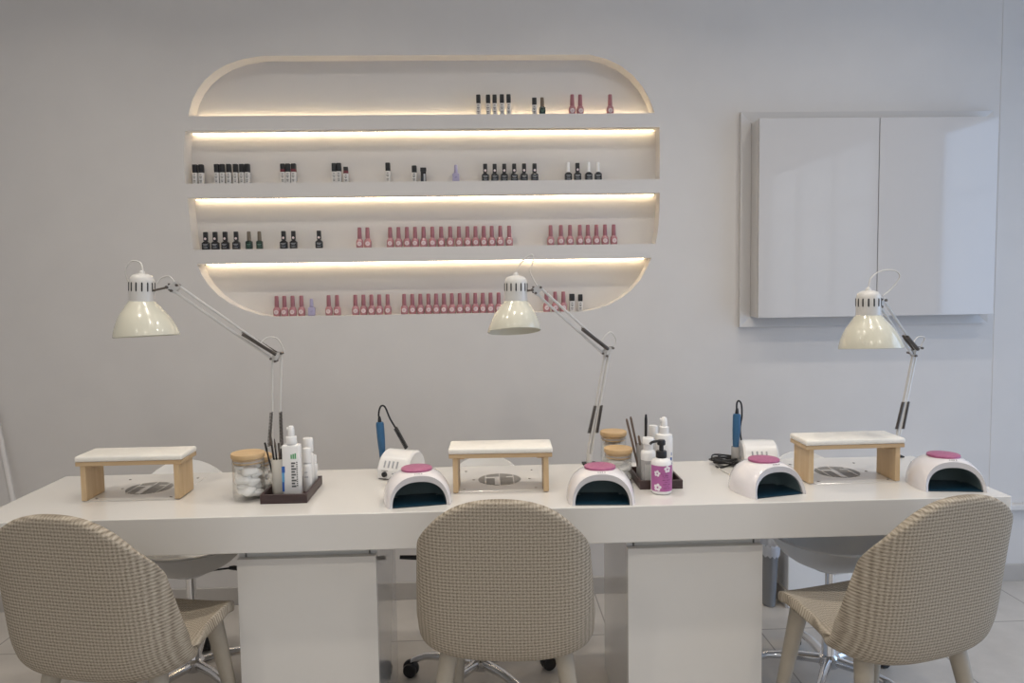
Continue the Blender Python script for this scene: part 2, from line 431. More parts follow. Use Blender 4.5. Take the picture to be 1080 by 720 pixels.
row('w', [-.585], Z2, 'short white bottle with wine red cap band', 'right of a taller pair on second shelf', g2)
row('S', [-.405], Z2, 'slim white bottle with black cap standing alone', 'mid second shelf', g2)
row('s', [-.292], Z2, 'white bottle with black cap', 'left of the all-black bottle on second shelf', g2)
row('G', [-.253], Z2, 'squat all-black bottle with wide cap', 'on second shelf', g2)
row('F', [-.113], Z2, 'lilac polish bottle standing alone', 'on second shelf', g2)
row('B', [.014,.055,.097,.14,.183,.228], Z2, 'black gel polish bottle', 'in the row of six on second shelf', g2)
row('E', [.375], Z2, 'black bottle with white cap', 'left of the black-capped one at right of second shelf', g2)
row('B', [.415], Z2, 'black-capped black bottle', 'between white-capped ones on second shelf', g2)
row('E', [.464,.506], Z2, 'black bottle with white cap', 'at right end of second shelf', g2)
row('B', [-1.191,-1.15,-1.108,-1.061], Z3, 'black gel polish bottle', 'of four at left of third shelf', g3)
row('C', [-1.007,-.963], Z3, 'dark green bottle with bronze cap', 'at left of third shelf', g3)
row('B', [-.859,-.818], Z3, 'black gel polish bottle', 'right of the green ones on third shelf', g3)
row('B', [-.709], Z3, 'black gel polish bottle standing alone', 'on third shelf', g3)
row('D', [-.534,-.500], Z3, 'pink polish bottle', 'left of the long row on third shelf', g3)
row('D', [-.403,-.366,-.33,-.295,-.258,-.22,-.182,-.143,-.105,-.068,-.033,.003,.038,.075,.114], Z3, 'pink polish bottle', 'in the long middle row on third shelf', g3)
row('D', [.295,.34,.38,.423,.459,.496,.534,.573], Z3, 'pink polish bottle', 'in the eight at right of third shelf', g3)
row('D', [-.9,-.866,-.831,-.794], Z4, 'pink polish bottle', 'of four at left of bottom shelf', g4)
row('F', [-.75], Z4, 'lilac blue polish bottle', 'beside four pink ones on bottom shelf', g4)
row('D', [-.676,-.64], Z4, 'pink polish bottle', 'right of the lilac bottle on bottom shelf', g4)
row('D', [-.561,-.526,-.491,-.457,-.421], Z4, 'pink polish bottle', 'in the group of five on bottom shelf', g4)
row('D', [-.349,-.314,-.279,-.244,-.21,-.176,-.141,-.107,-.073,-.039,-.006,.028,.063,.097], Z4, 'pink polish bottle', 'in the long row left of lamp, bottom shelf', g4)
row('D', [.274,.312,.348], Z4, 'pink polish bottle', 'of three behind the lamp arm on bottom shelf', g4)
row('Q', [.386], Z4, 'white bottle with tall black cap', 'beside pink ones, bottom shelf', g4)
row('V', [.423], Z4, 'rightmost white bottle with black cap', 'on the bottom shelf', g4)

# ------------------------------------------------------------------ wall cabinet
t = thing('wall_cabinet', 'white high-gloss two-door cabinet mounted on the wall at right', 'cabinet', (1.68, 0, 1.2))
b = NB()
fx0, fx1, fz0, fz1 = -.565, .545, -.018, .905
ox0, ox1, oz0, oz1 = -.515, .50, .025, .862
V = lambda x, y, z: b.verts.new((x, y, z))
for (A, B, C_, D_) in (((fx0,fz0),(fx1,fz0),(ox1,oz0),(ox0,oz0)), ((fx1,fz0),(fx1,fz1),(ox1,oz1),(ox1,oz0)), ((fx1,fz1),(fx0,fz1),(ox0,oz1),(ox1,oz1)), ((fx0,fz1),(fx0,fz0),(ox0,oz0),(ox0,oz1))):
    f0 = [V(p[0], -.020 if k < 2 else -.006, p[1]) for k, p in enumerate((A, B, C_, D_))]
    f1 = [V(p[0], 0, p[1]) for p in (A, B, C_, D_)]
    b.faces.new(f0)
    for i in range(4): b.faces.new((f0[i], f0[(i+1) % 4], f1[(i+1) % 4], f1[i]))
part('mounting_frame', b, M['frame'], t, None)
b = NB(); box(b, -.514, .514, -.080, 0, .026, .860, .001); part('carcass', b, M['frame'], t, None)
for x0, x1, nm in ((-.514,-.0015,'door'), (.0015,.514,'door')):
    b = NB(); box(b, x0, x1, -.1, -.0815, .025, .862, .0012, 2); part(nm, b, M['cab'], t, None)

# ------------------------------------------------------------------ worktop + pedestals
wt = thing('worktop', 'long white lacquered manicure table top across the room', 'table', (.04, -.89, .643))
b = NB(); box(b, -1.493, 1.491, -.2515, .2515, 0, .107, .0025, 2); part('slab', b, M['lacquer'], wt, None)
for (px, py, rz) in ((-1.087,-.825,0), (.040,-.825,0), (1.158,-.838,0)):
    p = NB(); box(p, -.133, .133, -.132, .132, 0, .0018, .0006, 1)
    po = part('dust_extractor_plate', p, M['cushion_plate'] if 'cushion_plate' in M else M['lacquer'], wt, None)
    po.location = (px-.04, py+.89, .107)
    g = NB(); lathe(g, [(.070,.0016),(.070,.0024)], segs=48); part('vent_grille', g, M['grille'], po, 30)
    s = NB()
    box(s, -.0475,-.0445,-.06,.06,.002,.0034); box(s, -.0015,.0015,-.0705,.0705,.002,.0034); box(s, .0435,.0465,-.06,.06,.002,.0034)
    box(s, -.0445,0,.014,.026,.002,.0034); box(s, -.016,-.0015,-.066,.014,.002,.0034); box(s, .022,.0435,.022,.030,.002,.0034)
    part('vent_bar', s, M['lacquer'], po, None)
    for (sx_, sy_) in ((-.112,-.107),(.112,-.107),(-.112,.110),(.112,.110),(-.085,0),(.098,.0)):
        k = NB(); lathe(k, [(.0042,.0016),(.0042,.0030),(.002,.0036)], c=(sx_,sy_,0), segs=12); part('screw', k, M['screw'], po, 30)
for (x0, x1, lab) in ((-.7342,-.3303,'white drawer pedestal under the left half of the table'), (.4129,.8194,'white drawer pedestal under the right half of the table')):
    t = thing('pedestal_cabinet', lab, 'cabinet', ((x0+x1)/2, -.85, 0), 0, 'table pedestals')
    w = (x1-x0)/2
    b = NB(); box(b, -w, -w+.018, -.204, .215, 0, .6425); part('side_panel', b, M['lacquer_side'], t, None)
    b = NB(); box(b, w-.018, w, -.204, .215, 0, .6425); part('side_panel', b, M['lacquer_side'], t, None)
    b = NB(); box(b, -w+.018, w-.018, -.190, .215, .02, .6425); part('carcass', b, M['recess'], t, None)
    b = NB(); box(b, -w+.024, w-.024, -.2035, -.190, .60, .6425); part('top_rail', b, M['recess'], t, None)
    b = NB(); box(b, -w, w, -.226, -.2045, 0.012, .601, .0015, 2); part('drawer_front', b, M['lacquer'], t, None)

# ------------------------------------------------------------------ hand rests
def hand_rest(loc, rz, label):
    t = thing('hand_rest', label, 'hand rest', loc, rz, 'hand rests on the table')
    for s in (-1, 1):
        b = NB(); x = s*.139; box(b, x-.008, x+.008, -.054, .054, 0, .108, .0012, 1); part('leg', b, M['wood'], t, None)
        b = NB(); box(b, x-s*.008-.009, x-s*.008+.009, -.012, .012, .094, .1085, .001, 1)
        for v in b.verts: v.co.x -= s*.009
        part('bracket', b, M['wood'], t, None)
    b = NB(); box(b, -.158, .158, -.059, .059, .108, .1205, .0012, 1); part('board', b, M['woodh'], t, None)
    b = NB(); box(b, -.160, .160, -.061, .061, .1205, .138, .006, 3)
    bmesh.ops.subdivide_edges(b, edges=[e for e in b.edges if e.calc_length() > .05], cuts=3, use_grid_fill=True)
    for v in b.verts:
        if v.co.z > .130: v.co.z += .003*math.cos(v.co.x/.16*PI/2)*math.cos(v.co.y/.061*PI/2)
    part('cushion', b, M['cushion'], t, 40)
hand_rest((-1.083,-.905,.7525), 0, 'wooden hand rest with white cushion, leftmost on the table')
hand_rest((.043,-.922,.7525), -1.5, 'wooden hand rest with white cushion, middle one behind the centre chair')
hand_rest((1.150,-.913,.7525), 1.0, 'wooden hand rest with white cushion, rightmost on the table')

# ------------------------------------------------------------------ UV nail lamps
def uv_lamp(loc, rz, label):
    t = thing('nail_lamp', label, 'nail lamp', loc, rz, 'UV nail lamps on the table')
    N = 28
    def arch(bm, y, hw, h, e=2.35, lean=0.):
        vs = []
        for i in range(N+1):
            a = PI - PI*i/N
            c, s = math.cos(a), math.sin(a)
            x = hw*math.copysign(abs(c)**(2/e), c); z = h*abs(s)**(2/e)
            vs.append(bm.verts.new((x, y + lean*z, z)))
        return vs
    def strip(bm, A, B, mi=0):
        for i in range(len(A)-1):
            f = bm.faces.new((A[i], A[i+1], B[i+1], B[i])); f.smooth = True; f.material_index = mi
    b = NB()
    prof = [(.000,.086,.0855),(.006,.0895,.0885),(.03,.0965,.092),(.06,.100,.0945),(.09,.1005,.095),(.12,.097,.093),(.145,.087,.085),(.162,.071,.070),(.172,.05,.048),(.176,.02,.02)]
    rings = [arch(b, y, hw, h, lean=.28*(1-min(1,y/.10))) for y, hw, h in prof]
    for A, B in zip(rings, rings[1:]): strip(b, A, B)
    b.faces.new(rings[-1])
    part('shell', b, M['uv_shell'], t, 50)
    b = NB(); o_ = arch(b, -.0005, .086, .0855, lean=.28); i_ = arch(b, .004, .0785, .0685, lean=.28); i2 = arch(b, .014, .0785, .0685, lean=.28)
    strip(b, o_, i_); strip(b, i_, i2); part('front_rim', b, M['uv_rim'], t, 35)
    b = NB(); A = arch(b, .013, .0782, .0682, lean=.28); B = arch(b, .10, .0775, .068); C2 = arch(b, .125, .058, .05); D2 = arch(b, .133, .02, .02)
    strip(b, A, B); strip(b, B, C2); strip(b, C2, D2); b.faces.new(D2); part('lining', b, M['uv_inner'], t, 50)
    b = NB(); box(b, -.0775, .0775, .006, .10, .0008, .0035); box(b, -.058, .058, .0995, .124, .0008, .0035); part('base_plate', b, M['uv_floor'], t, None)
    b = NB(); lathe(b, [(.0465,-.004),(.0465,.0015),(.044,.003),(.02,.0035),(.001,.0036)], c=(0,.088,.0935), axis=(0,.01,1), segs=36)
    part('top_cover', b, M['uv_pink'], t, 40)
    b = NB()
    for x in (-.010,-.004,.002,.009): box(b, x-.0013, x+.0013, .0245, .027, .0905, .0922)
    for x in (-.010,-.004,.002,.009): pass
    part('button', b, M['print'], t, None)
uv_lamp((-.196,-1.100,.7502), 10, 'white dome nail lamp with pink top, in front of the drill at centre left')
uv_lamp((.330,-1.133,.7502), -4, 'white dome nail lamp with pink top, right of the centre hand rest')
uv_lamp((.868,-1.092,.7502), 14, 'white dome nail lamp with pink top, left of the right hand rest')
uv_lamp((1.398,-1.092,.7502), -8, 'white dome nail lamp with pink top, at the table\'s right end')

# ------------------------------------------------------------------ task lamps
def task_lamp(label, base, elbow, joint, htop, hbot, rimc, Rr, rimn, spring_lo, cord_top, sep, rr_):
    t = thing('task_lamp', label, 'lamp', base, 0, 'spring-arm lamps on the table')
    o = Vector(base); L = lambda p: Vector(p) - o
    e, j, ht, hb, rc = L(elbow), L(joint), L(htop), L(hbot), L(rimc)
    rn = Vector(rimn).normalized()
    # clamp
    b = NB(); box(b, -.024, .024, -.016, .020, 0, .005, .001); box(b, -.022, -.004, .0135, .020, -.14, .004, .001); box(b, -.022, -.004, -.03, .020, -.146, -.138, .001)
    tube(b, [(-.013,-.012,-.138),(-.013,-.012,-.109)], .005, 8)
    part('clamp', b, M['blackm'], t, 40)
    b = NB(); lathe(b, [(.010,0),(.010,.02),(.007,.032)], c=(0,0,.005), segs=16); part('arm_socket', b, M['lamp_white'], t, 40)
    # lower arm: two pairs of thin rods
    d = (e - Vector((0,0,.035))); side = Vector((1,0,0))
    b = NB()
    for s in (-1, 1): tube(b, [Vector((s*sep*.7,0,.03)), e+Vector((s*sep,0,-.008 + (.012 if s>0 else 0)))], rr_, 8)
    part('lower_arm', b, M['lamp_white'], t, 40)
    for s in (-1, 1):
        p0 = Vector((0,0,.04)) + d*spring_lo[0] + Vector((s*(sep+.006), -.004, 0)); p1 = Vector((0,0,.03)) + d*spring_lo[1] + Vector((s*(sep*.6+.006), -.004, 0))
        b = NB(); coil(b, p0, p1, .0048, .0016, 26); part('spring', b, M['spring'], t, 40)
    # elbow bracket
    u = (j - e); ud = u.normalized(); perp = Vector((-ud.z, 0, ud.x)).normalized()
    if perp.z < 0: perp = -perp
    b = NB()
    for yy in (-.011, .011):
        c = [e + Vector((-.020, yy, .002)), e + Vector((-.004, yy, -.014)), e + Vector((.022, yy, .022)), e + perp*.017 + ud*.02 + Vector((0, yy, 0))]
        c1 = [p + Vector((0, .0022, 0)) for p in c]
        va = [b.verts.new(p) for p in c]; vb = [b.verts.new(p) for p in c1]
        b.faces.new(va); b.faces.new(vb[::-1])
        for i in range(4): b.faces.new((va[i], va[(i+1)%4], vb[(i+1)%4], vb[i]))
    part('elbow_bracket', b, M['lamp_white'], t, 30)
    for p in (e+Vector((-.017,0,.0)), e+Vector((-.003,0,-.009)), e+Vector((.019,0,.018))):
        b = NB(); tube(b, [p+Vector((0,-.0165,0)), p+Vector((0,.0165,0))], .0042, 10); part('pivot_bolt', b, M['spring'], t, 40)
    # upper arm
    b = NB()
    for s in (-1, 1): tube(b, [e + perp*s*.011 + ud*.008, j + perp*s*.011 - ud*.002], .0044, 8)
    part('upper_arm', b, M['lamp_white'], t, 40)
    b = NB(); coil(b, e + perp*.012 + ud*.012 + Vector((0,-.012,0)), e + perp*.004 + ud*min(.155, u.length*.42) + Vector((0,-.012,0)), .0050, .0017, 30); part('spring', b, M['spring'], t, 40)
    b = NB(); coil(b, e + perp*.012 + ud*.012 + Vector((0,.012,0)), e + perp*.004 + ud*min(.155, u.length*.42) + Vector((0,.012,0)), .0050, .0017, 30); part('spring', b, M['spring'], t, 40)
    # head bracket + knob
    b = NB()
    for yy in (-.009, .009):
        c = [j + perp*.016 + ud*.012, j + perp*.018 - ud*.012, j - perp*.004 + ud*.030 , j - perp*.018 - ud*.006]
        c = [j + perp*.017 + ud*.010, j + perp*.017 - ud*.010, j - perp*.017 - ud*.010, j - perp*.012 + ud*.022]
        va = [b.verts.new(p + Vector((0,yy,0))) for p in c]; vb = [b.verts.new(p + Vector((0,yy+.002,0))) for p in c]
        b.faces.new(va); b.faces.new(vb[::-1])
        for i in range(4): b.faces.new((va[i], va[(i+1)%4], vb[(i+1)%4], vb[i]))
    part('head_bracket', b, M['lamp_white'], t, 30)
    for p in (j + perp*.012, j - perp*.012):
        b = NB(); tube(b, [p+Vector((0,-.0155,0)), p+Vector((0,.0155,0))], .0040, 10); part('pivot_bolt', b, M['spring'], t, 40)
    ax = (ht - hb).normalized(); hmid = hb + (ht-hb)*.30
    kn = j - perp*.012 + ud*.018
    b = NB(); tube(b, [kn, hmid + (kn-hmid).normalized()*.03], .0034, 8); tube(b, [kn + Vector((.0,-.012,0)), kn + Vector((0,.012,0))], .005, 10); tube(b, [kn + Vector((.004,0,-.010)), kn+Vector((.004,0,.012))], .0035, 8)
    part('tilt_knob', b, M['spring'], t, 40)
    # socket housing
    hl = (ht-hb).length; hr = .0365
    b = NB(); lathe(b, [(hr*1.0,-.004),(hr,0),(hr,hl*.60),(hr*.98,hl*.74),(hr*.90,hl*.86),(hr*.74,hl*.95),(hr*.45,hl*1.0),(.009,hl*1.01),(.008,hl*1.08),(.004,hl*1.14)], c=hb, axis=ax, segs=32)
    part('socket_housing', b, M['lamp_white'], t, 40)
    u1 = ax.cross(Vector((0,1,0))).normalized(); w1 = ax.cross(u1).normalized()
    for i in range(14):
        a = 2*PI*i/14 + .2; n = (u1*math.cos(a) + w1*math.sin(a))
        b = NB(); c = hb + n*(hr-.0006)
        tube(b, [c + ax*hl*.36, c + ax*hl*.40, c + ax*hl*.66, c + ax*hl*.70], [.0012,.0024,.0024,.0012], 8); part('vent_slot', b, M['blackm'], t, 40)
    # shade: dome from the housing foot to the rim
    b = NB()
    n_ = 18; top = hb + ax*.002; N = 48
    prev = None
    outer = []
    for k in range(n_+1):
        f = (k/n_)**1.25
        tb = ((0,.37),(.05,.42),(.12,.485),(.22,.565),(.32,.655),(.42,.735),(.52,.80),(.63,.862),(.74,.914),(.84,.955),(.92,.982),(1,1))
        for (fa, ra), (fb, rb) in zip(tb, tb[1:]):
            if fa <= f <= fb+1e-9: r = Rr*(ra + (rb-ra)*(f-fa)/(fb-fa))
        c = top.lerp(rc, f)
        nn = ax.lerp(rn, f).normalized()
        q = ring(b, c, nn, r, N, (1,0,0)); outer.append((c, nn, r))
        if prev: bridge(b, prev, q)
        prev = q
    for (c, nn, r) in outer[::-1]:
        q = ring(b, c - nn*.0012, nn, r-.0016, N, (1,0,0)); bridge(b, prev, q); prev = q
    part('shade', b, M['lamp_shade'], t, 50)
    b = NB(); cc = top.lerp(rc, .35); lathe(b, [(.012,.035),(.014,.02),(.026,-.005),(.029,-.022),(.02,-.042),(.004,-.05)], c=cc, axis=rn, segs=20)
    part('bulb', b, M['bulb'], t, 60)
    for pts in cord_top:
        b = NB(); tube(b, spline([L(p) for p in pts], 10), .0022, 6); part('cord', b, M['cord'], t, 60)
def coil(bm, p0, p1, r, w, n):
    d = (p1-p0); L_ = d.length; d.normalize()
    a = Vector((0,1,0)); u = (a - d*a.dot(d)).normalized(); v = d.cross(u)
    k = n*8
    tube(bm, [p0 + d*L_*i/k + (u*math.cos(2*PI*i/8) + v*math.sin(2*PI*i/8))*r for i in range(k+1)], w, 5)

def arc3(a, b_, up, n=1): # three points of a cord loop
    a, b_ = Vector(a), Vector(b_); m = (a+b_)/2 + Vector(up); return [a, m, b_]
task_lamp('white spring-arm lamp bent left over the left end of the table',
    (-.733,-.650,.7505), (-.717,-.645,1.145), (-.945,-.90,1.393), (-1.044,-.90,1.437), (-1.048,-.90,1.354), (-1.038,-.90,1.247), .095, (-.045,.065,1),
    (.14,.50), [
    [(-1.040,-.90,1.447),(-1.052,-.89,1.472),(-1.082,-.885,1.476),(-1.100,-.885,1.448),(-1.094,-.88,1.41),(-1.078,-.87,1.395)],
    [(-1.006,-.888,1.405),(-.992,-.885,1.424),(-.968,-.885,1.428),(-.952,-.89,1.412)],
    [(-.765,-.70,1.19),(-.742,-.68,1.218),(-.712,-.66,1.216),(-.695,-.65,1.185),(-.69,-.645,1.16)]], .016, .0040)
task_lamp('white spring-arm lamp at the middle, its head in front of the niche',
    (.360,-.650,.7505), (.427,-.645,1.142), (.172,-.85,1.368), (.102,-.85,1.415), (.101,-.85,1.339), (.094,-.85,1.2385), .086, (-.035,.21,1),
    (.20,.50), [
    [(.102,-.85,1.425),(.116,-.848,1.450),(.138,-.845,1.475),(.157,-.845,1.480),(.156,-.848,1.452),(.146,-.85,1.432),(.158,-.85,1.402),(.170,-.85,1.38)],
    [(.395,-.67,1.175),(.418,-.66,1.205),(.440,-.65,1.215),(.458,-.645,1.19),(.452,-.645,1.165)]], .008, .0055)
task_lamp('white spring-arm lamp at the right, its head below the wall cabinet',
    (1.462,-.650,.7505), (1.527,-.645,1.122), (1.237,-.95,1.312), (1.194,-.95,1.352), (1.195,-.95,1.276), (1.205,-.95,1.172), .095, (0,.095,1),
    (.18,.50), [
    [(1.194,-.95,1.362),(1.205,-.945,1.392),(1.240,-.94,1.413),(1.283,-.94,1.413),(1.298,-.94,1.392),(1.27,-.94,1.355),(1.242,-.945,1.335)],
    [(1.50,-.67,1.15),(1.53,-.655,1.178),(1.558,-.65,1.176),(1.552,-.645,1.15),(1.543,-.645,1.135)]], .0055, .0060)

# ------------------------------------------------------------------ trays, jars, cups, bottles
def tray(x0, x1, y0, y1, label):
    t = thing('tray', label, 'tray', ((x0+x1)/2, (y0+y1)/2, .7502), 0, 'dark trays on the table')
    w, d = (x1-x0)/2, (y1-y0)/2
    b = NB(); box(b, -w, w, -d, d, 0, .006, .0008, 1); part('tray_base', b, M['wenge'], t, None)
    for (a0,a1,c0,c1) in ((-w,w,-d,-d+.007), (-w,w,d-.007,d), (-w,-w+.007,-d+.007,d-.007), (w-.007,w,-d+.007,d-.007)):
        b = NB(); box(b, a0, a1, c0, c1, .006, .0275, .0008, 1); part('tray_side', b, M['wenge'], t, None)
tray(-.674,-.536,-1.030,-.822, 'dark brown wooden tray of bottles left of centre')
tray(.470,.604,-.980,-.800, 'dark brown wooden tray behind the pink pump bottle')
def jar(x, y, r, h, label, fill):
    t = thing('glass_jar', label, 'jar', (x, y, .7502), 0, 'glass jars with wooden lids')
    b = NB(); hh = h-.014
    lathe(b, [(r*.80,0),(r*.94,.003),(r,.012),(r,hh-.006),(r*.98,hh),(r*.95,hh),(r*.96,hh-.007),(r*.96,.014),(r*.9,.006),(.001,.005)], segs=36, cap1=False)
    part('jar_body', b, M['glass'], t, 50)
    b = NB(); lathe(b, [(r*.93,hh-.016),(r*.94,hh-.001),(r*1.03,hh+.0005),(r*1.045,hh+.003),(r*1.045,hh+.011),(r*1.02,hh+.0135),(.001,hh+.014)], segs=36)
    part('lid', b, M['lid'], t, 40)
    b = NB(); lathe(b, [(r*.955,hh-.012),(r*.965,hh-.009),(r*.955,hh-.006)], segs=30, cap0=False, cap1=False); part('seal', b, M['clear_plastic'], t, 40)
    # cotton inside: a heap of crumpled pieces
    c = NB(); rr = random.Random(int(x*1000))
    for i in range(fill):
        z = .016 + (hh-.036)*(i+.5)/fill; a = i*2.4; q = r*.42*(.5+.5*rr.random())
        m4 = Matrix.Translation((q*math.cos(a), q*math.sin(a), z)) @ Matrix.Rotation(rr.uniform(-.6,.6),4,'X') @ Matrix.Rotation(rr.uniform(0,3),4,'Z') @ Matrix.Diagonal((r*.58, r*.52, r*.30, 1))
        s = bmesh.ops.create_icosphere(c, subdivisions=3, radius=1, matrix=m4)
        ph = rr.uniform(0,6)
        for v in s['verts']:
            k = 1 + .10*math.sin(v.co.x*190+ph) + .10*math.sin(v.co.z*230+ph*2)
            ce = m4.translation; v.co = ce + (v.co-ce)*k
            d = Vector((v.co.x, v.co.y)); lim = r*.93
            if d.length > lim: d *= lim/d.length; v.co.x, v.co.y = d.x, d.y
            v.co.z = max(.0075, min(hh-.02, v.co.z))
    o = part('cotton_wool', c, M['cotton'], None, 60); o.location = (x, y, .7502)
    return o
o = jar(-.723,-.972,.0475,.144, 'taller glass jar with wooden lid at the left tray\'s front corner', 13); tag(o, 'white cotton wool filling the taller left jar', 'cotton wool', kind='stuff')
o = jar(-.728,-.868,.0440,.112, 'shorter glass jar half hidden behind the taller left jar', 9); tag(o, 'white cotton wool in the shorter left jar', 'cotton wool', kind='stuff')
o = jar(.422,-.788,.0425,.146, 'taller glass jar with wooden lid at the back, right of centre', 12); tag(o, 'white cotton wool in the rear right jar', 'cotton wool', kind='stuff')
o = jar(.4195,-.892,.0435,.113, 'shorter glass jar with wooden lid behind the second nail lamp from left', 9); tag(o, 'white cotton wool in the front right jar', 'cotton wool', kind='stuff')

TZ = .7565
# left tray
t = thing('tool_cup', 'cream ceramic cup holding manicure tools on the left tray', 'cup', (-.6425,-.935,TZ))
b = NB(); lathe(b, [(.019,0),(.0205,.002),(.0212,.01),(.0212,.106),(.0205,.108),(.0185,.107),(.0185,.008),(.001,.007)], segs=32, cap1=False); part('cup_body', b, M['ceramic'], t, 50)
tools = [((-.650,-.940),(-.679,-.945),.917,'black','thin black tool leaning furthest left in the cream cup'),
         ((-.648,-.930),(-.668,-.930),.950,'brush','tallest dark brush leaning left in the cream cup'),
         ((-.645,-.942),(-.660,-.948),.945,'brush','dark brush second from tallest in the cream cup'),
         ((-.642,-.934),(-.652,-.936),.926,'brush','dark brush of middle height in the cream cup'),
         ((-.637,-.930),(-.643,-.925),.910,'steel','short steel tool upright in the cream cup'),
         ((-.635,-.942),(-.630,-.945),.897,'black','shortest black tool at the right of the cup')]
for (x0,y0),(x1,y1),z1,kd,lab in tools:
    b = NB(); p0 = Vector((x0,y0,TZ+.009)); p1 = Vector((x1,y1,z1))
    tt = thing('manicure_tool', lab, 'manicure tool', (x0,y0,TZ+.009), 0, 'tools in the cream cup')
    d = p1-p0
    tube(b, [Vector((0,0,0)), d*.55, d*.8], [.0022,.0028,.0024], 8); part('handle', b, M['cupgold'] if kd == 'steel' else M['black'], tt, 40)
    b = NB(); tube(b, [d*.8, d*.86, d], [.0026,.0036 if kd != 'steel' else .003,.0012 if kd=='brush' else .003], 8); part('tip', b, M['spring'] if kd != 'black' else M['black'], tt, 40)
def spray_rect(x, y, w, d, h, label):
    t = thing('spray_bottle', label, 'bottle', (x, y, TZ), 0)
    b = NB(); box(b, -w/2, w/2, -d/2, d/2, 0, h, .006, 3); box(b, -w*.30, w*.30, -d*.32, d*.32, h-.002, h+.006, .002, 2); part('bottle', b, M['white_plastic'], t, 40)
    b = NB(); lathe(b, [(.0165,h+.005),(.0165,h+.022),(.0155,h+.024)], segs=24); part('collar', b, M['white_plastic'], t, 40)
    b = NB(); lathe(b, [(.010,h+.023),(.010,h+.042),(.0085,h+.053),(.006,h+.056)], segs=20); box(b, -.013,.0, -.006,.006,h+.040,h+.052,.003); part('spray_head', b, M['white_plastic'], t, 40)
    b = NB()
    y_ = -d/2-.0004
    for k in range(3):
        box(b, .000+.006*k, .0045+.006*k, y_-.0004, y_+.0004, h*.74, h*.82+.002*k)
    part('label_mark', b, M['print_green'], t, None)
    b = NB()
    for i in range(9):
        z = h*.20+i*h*.055; ln = (.013,.010,.014,.008,.013,.011,.014,.009,.012)[i]
        box(b, .001, .001+ln, y_-.0004, y_+.0004, z, z+h*.032)
    for i in range(12):
        z = h*.22+i*h*.04; box(b, .016, .0195, y_-.0004, y_+.0004, z, z+h*.022)
    part('label_text', b, M['print'], t, None)
    b = NB(); box(b, -w/2-.0005, -w/2+.009, y_-.0004, y_+.0006, h*.48, h*.60); box(b, -w/2-.0005, -w/2+.006, y_-.0004, y_+.0006, h*.12, h*.3); part('label_band', b, M['print_blue'], t, None)
    b = NB(); box(b, -w/2-.0005, -w/2+.007, y_-.0004, y_+.0006, h*.30, h*.48); part('label_band', b, M['print_sky'], t, None)
spray_rect(-.5905,-.975,.054,.030,.160, 'flat white spray bottle with printed label at the front of left tray')
def round_bottle(x, y, r, h, capr, caph, label, z=TZ, m='white_plastic', cm='white_plastic', name='lotion_bottle'):
    t = thing(name, label, 'bottle', (x, y, z), 0)
    b = NB(); lathe(b, [(r*.9,0),(r,.003),(r,h*.86),(r*.9,h*.94),(r*.55,h*.985),(r*.5,h)], segs=28); part('bottle', b, M[m], t, 50)
    b = NB(); lathe(b, [(capr,h),(capr,h+caph*.88),(capr*.9,h+caph),(.001,h+caph)], segs=24); part('cap', b, M[cm], t, 40)
    return t
t = round_bottle(-.5595,-.918,.0145,.090,.0135,.044, 'slim white bottle right of the flat spray bottle')
b = NB(); box(b, -.006,.006,-.0152,-.0144,.045,.048); box(b, -.005,.004,-.0152,-.0144,.06,.0625); part('label_text', b, M['grey_print'], t, None)
t = round_bottle(-.565,-.876,.0175,.115,.0165,.042, 'taller white capped bottle behind the slim white one')
t = round_bottle(-.556,-.843,.0115,.070,.009,.025, 'small white bottle at the back right corner of left tray')
# right tray
t = thing('tool_glass', 'glass tumbler of brown nail sticks on the right tray', 'cup', (.4985,-.885,TZ))
b = NB(); lathe(b, [(.017,0),(.019,.002),(.0205,.115),(.0195,.115),(.018,.006),(.001,.005)], segs=28, cap1=False); part('glass_body', b, M['clear_plastic'], t, 50)
for i, (dx, dy, z1, lab) in enumerate(((-.050,-.016,.958,'brown nail stick leaning furthest left in the tumbler'),(-.034,-.002,.962,'brown nail stick leaning left beside the outermost one'),(-.008,.0,.90,'short dark nail stick standing in the tumbler'))):
    b = NB(); p0 = Vector((.492+.009*i,-.889+.006*i,TZ+.008)); p1 = Vector((.494+dx,-.887+dy,z1)); d = p1-p0
    tube(b, [Vector((0,0,0)), d*.5, d*.97, d], [.003,.0036,.0038,.002], 8)
    o = part('nail_stick', b, M['cupgold'], None, 40); o.location = p0; tag(o, lab, 'nail tool', 'sticks in the tumbler')
t = thing('clear_bottle', 'clear plastic bottle with white shoulder and cap on the right tray', 'bottle', (.5035,-.946,TZ))
b = NB(); lathe(b, [(.020,0),(.0222,.003),(.0222,.082)], segs=30, cap1=True); part('bottle', b, M['clear_plastic'], t, 50)
b = NB(); lathe(b, [(.0228,.080),(.0232,.084),(.0232,.100),(.021,.108),(.014,.112)], segs=30); part('shoulder', b, M['white_plastic'], t, 45)
b = NB(); lathe(b, [(.0150,.111),(.0152,.113),(.0152,.128),(.0185,.130),(.0185,.146),(.016,.149),(.001,.149)], segs=26); part('cap', b, M['white_plastic'], t, 40)
b = NB(); 
for k in range(9): box(b, -.014+.003*k, -.0128+.003*k, -.0226, -.0219, .015+.002*(k%3), .07-.003*(k%2))
part('label_text', b, M['recess'], t, None)
b = NB(); d = Vector((.002,0,.155)); tube(b, [Vector((0,0,0)), d*.6, d*.62, d*.92, d], [.0022,.0026,.0045,.0048,.003], 8)
o = part('cosmetic_brush', b, M['black'], None, 40); o.location = (.512,-.885,TZ+.055); 
o.location = (.508,-.887,TZ+.008); o.scale = (1,1,1.31); tag(o, 'black brush standing upright in the tumbler', 'brush')
t = thing('spray_bottle', 'tall white round spray bottle at the back of right tray', 'bottle', (.5655,-.898,TZ))
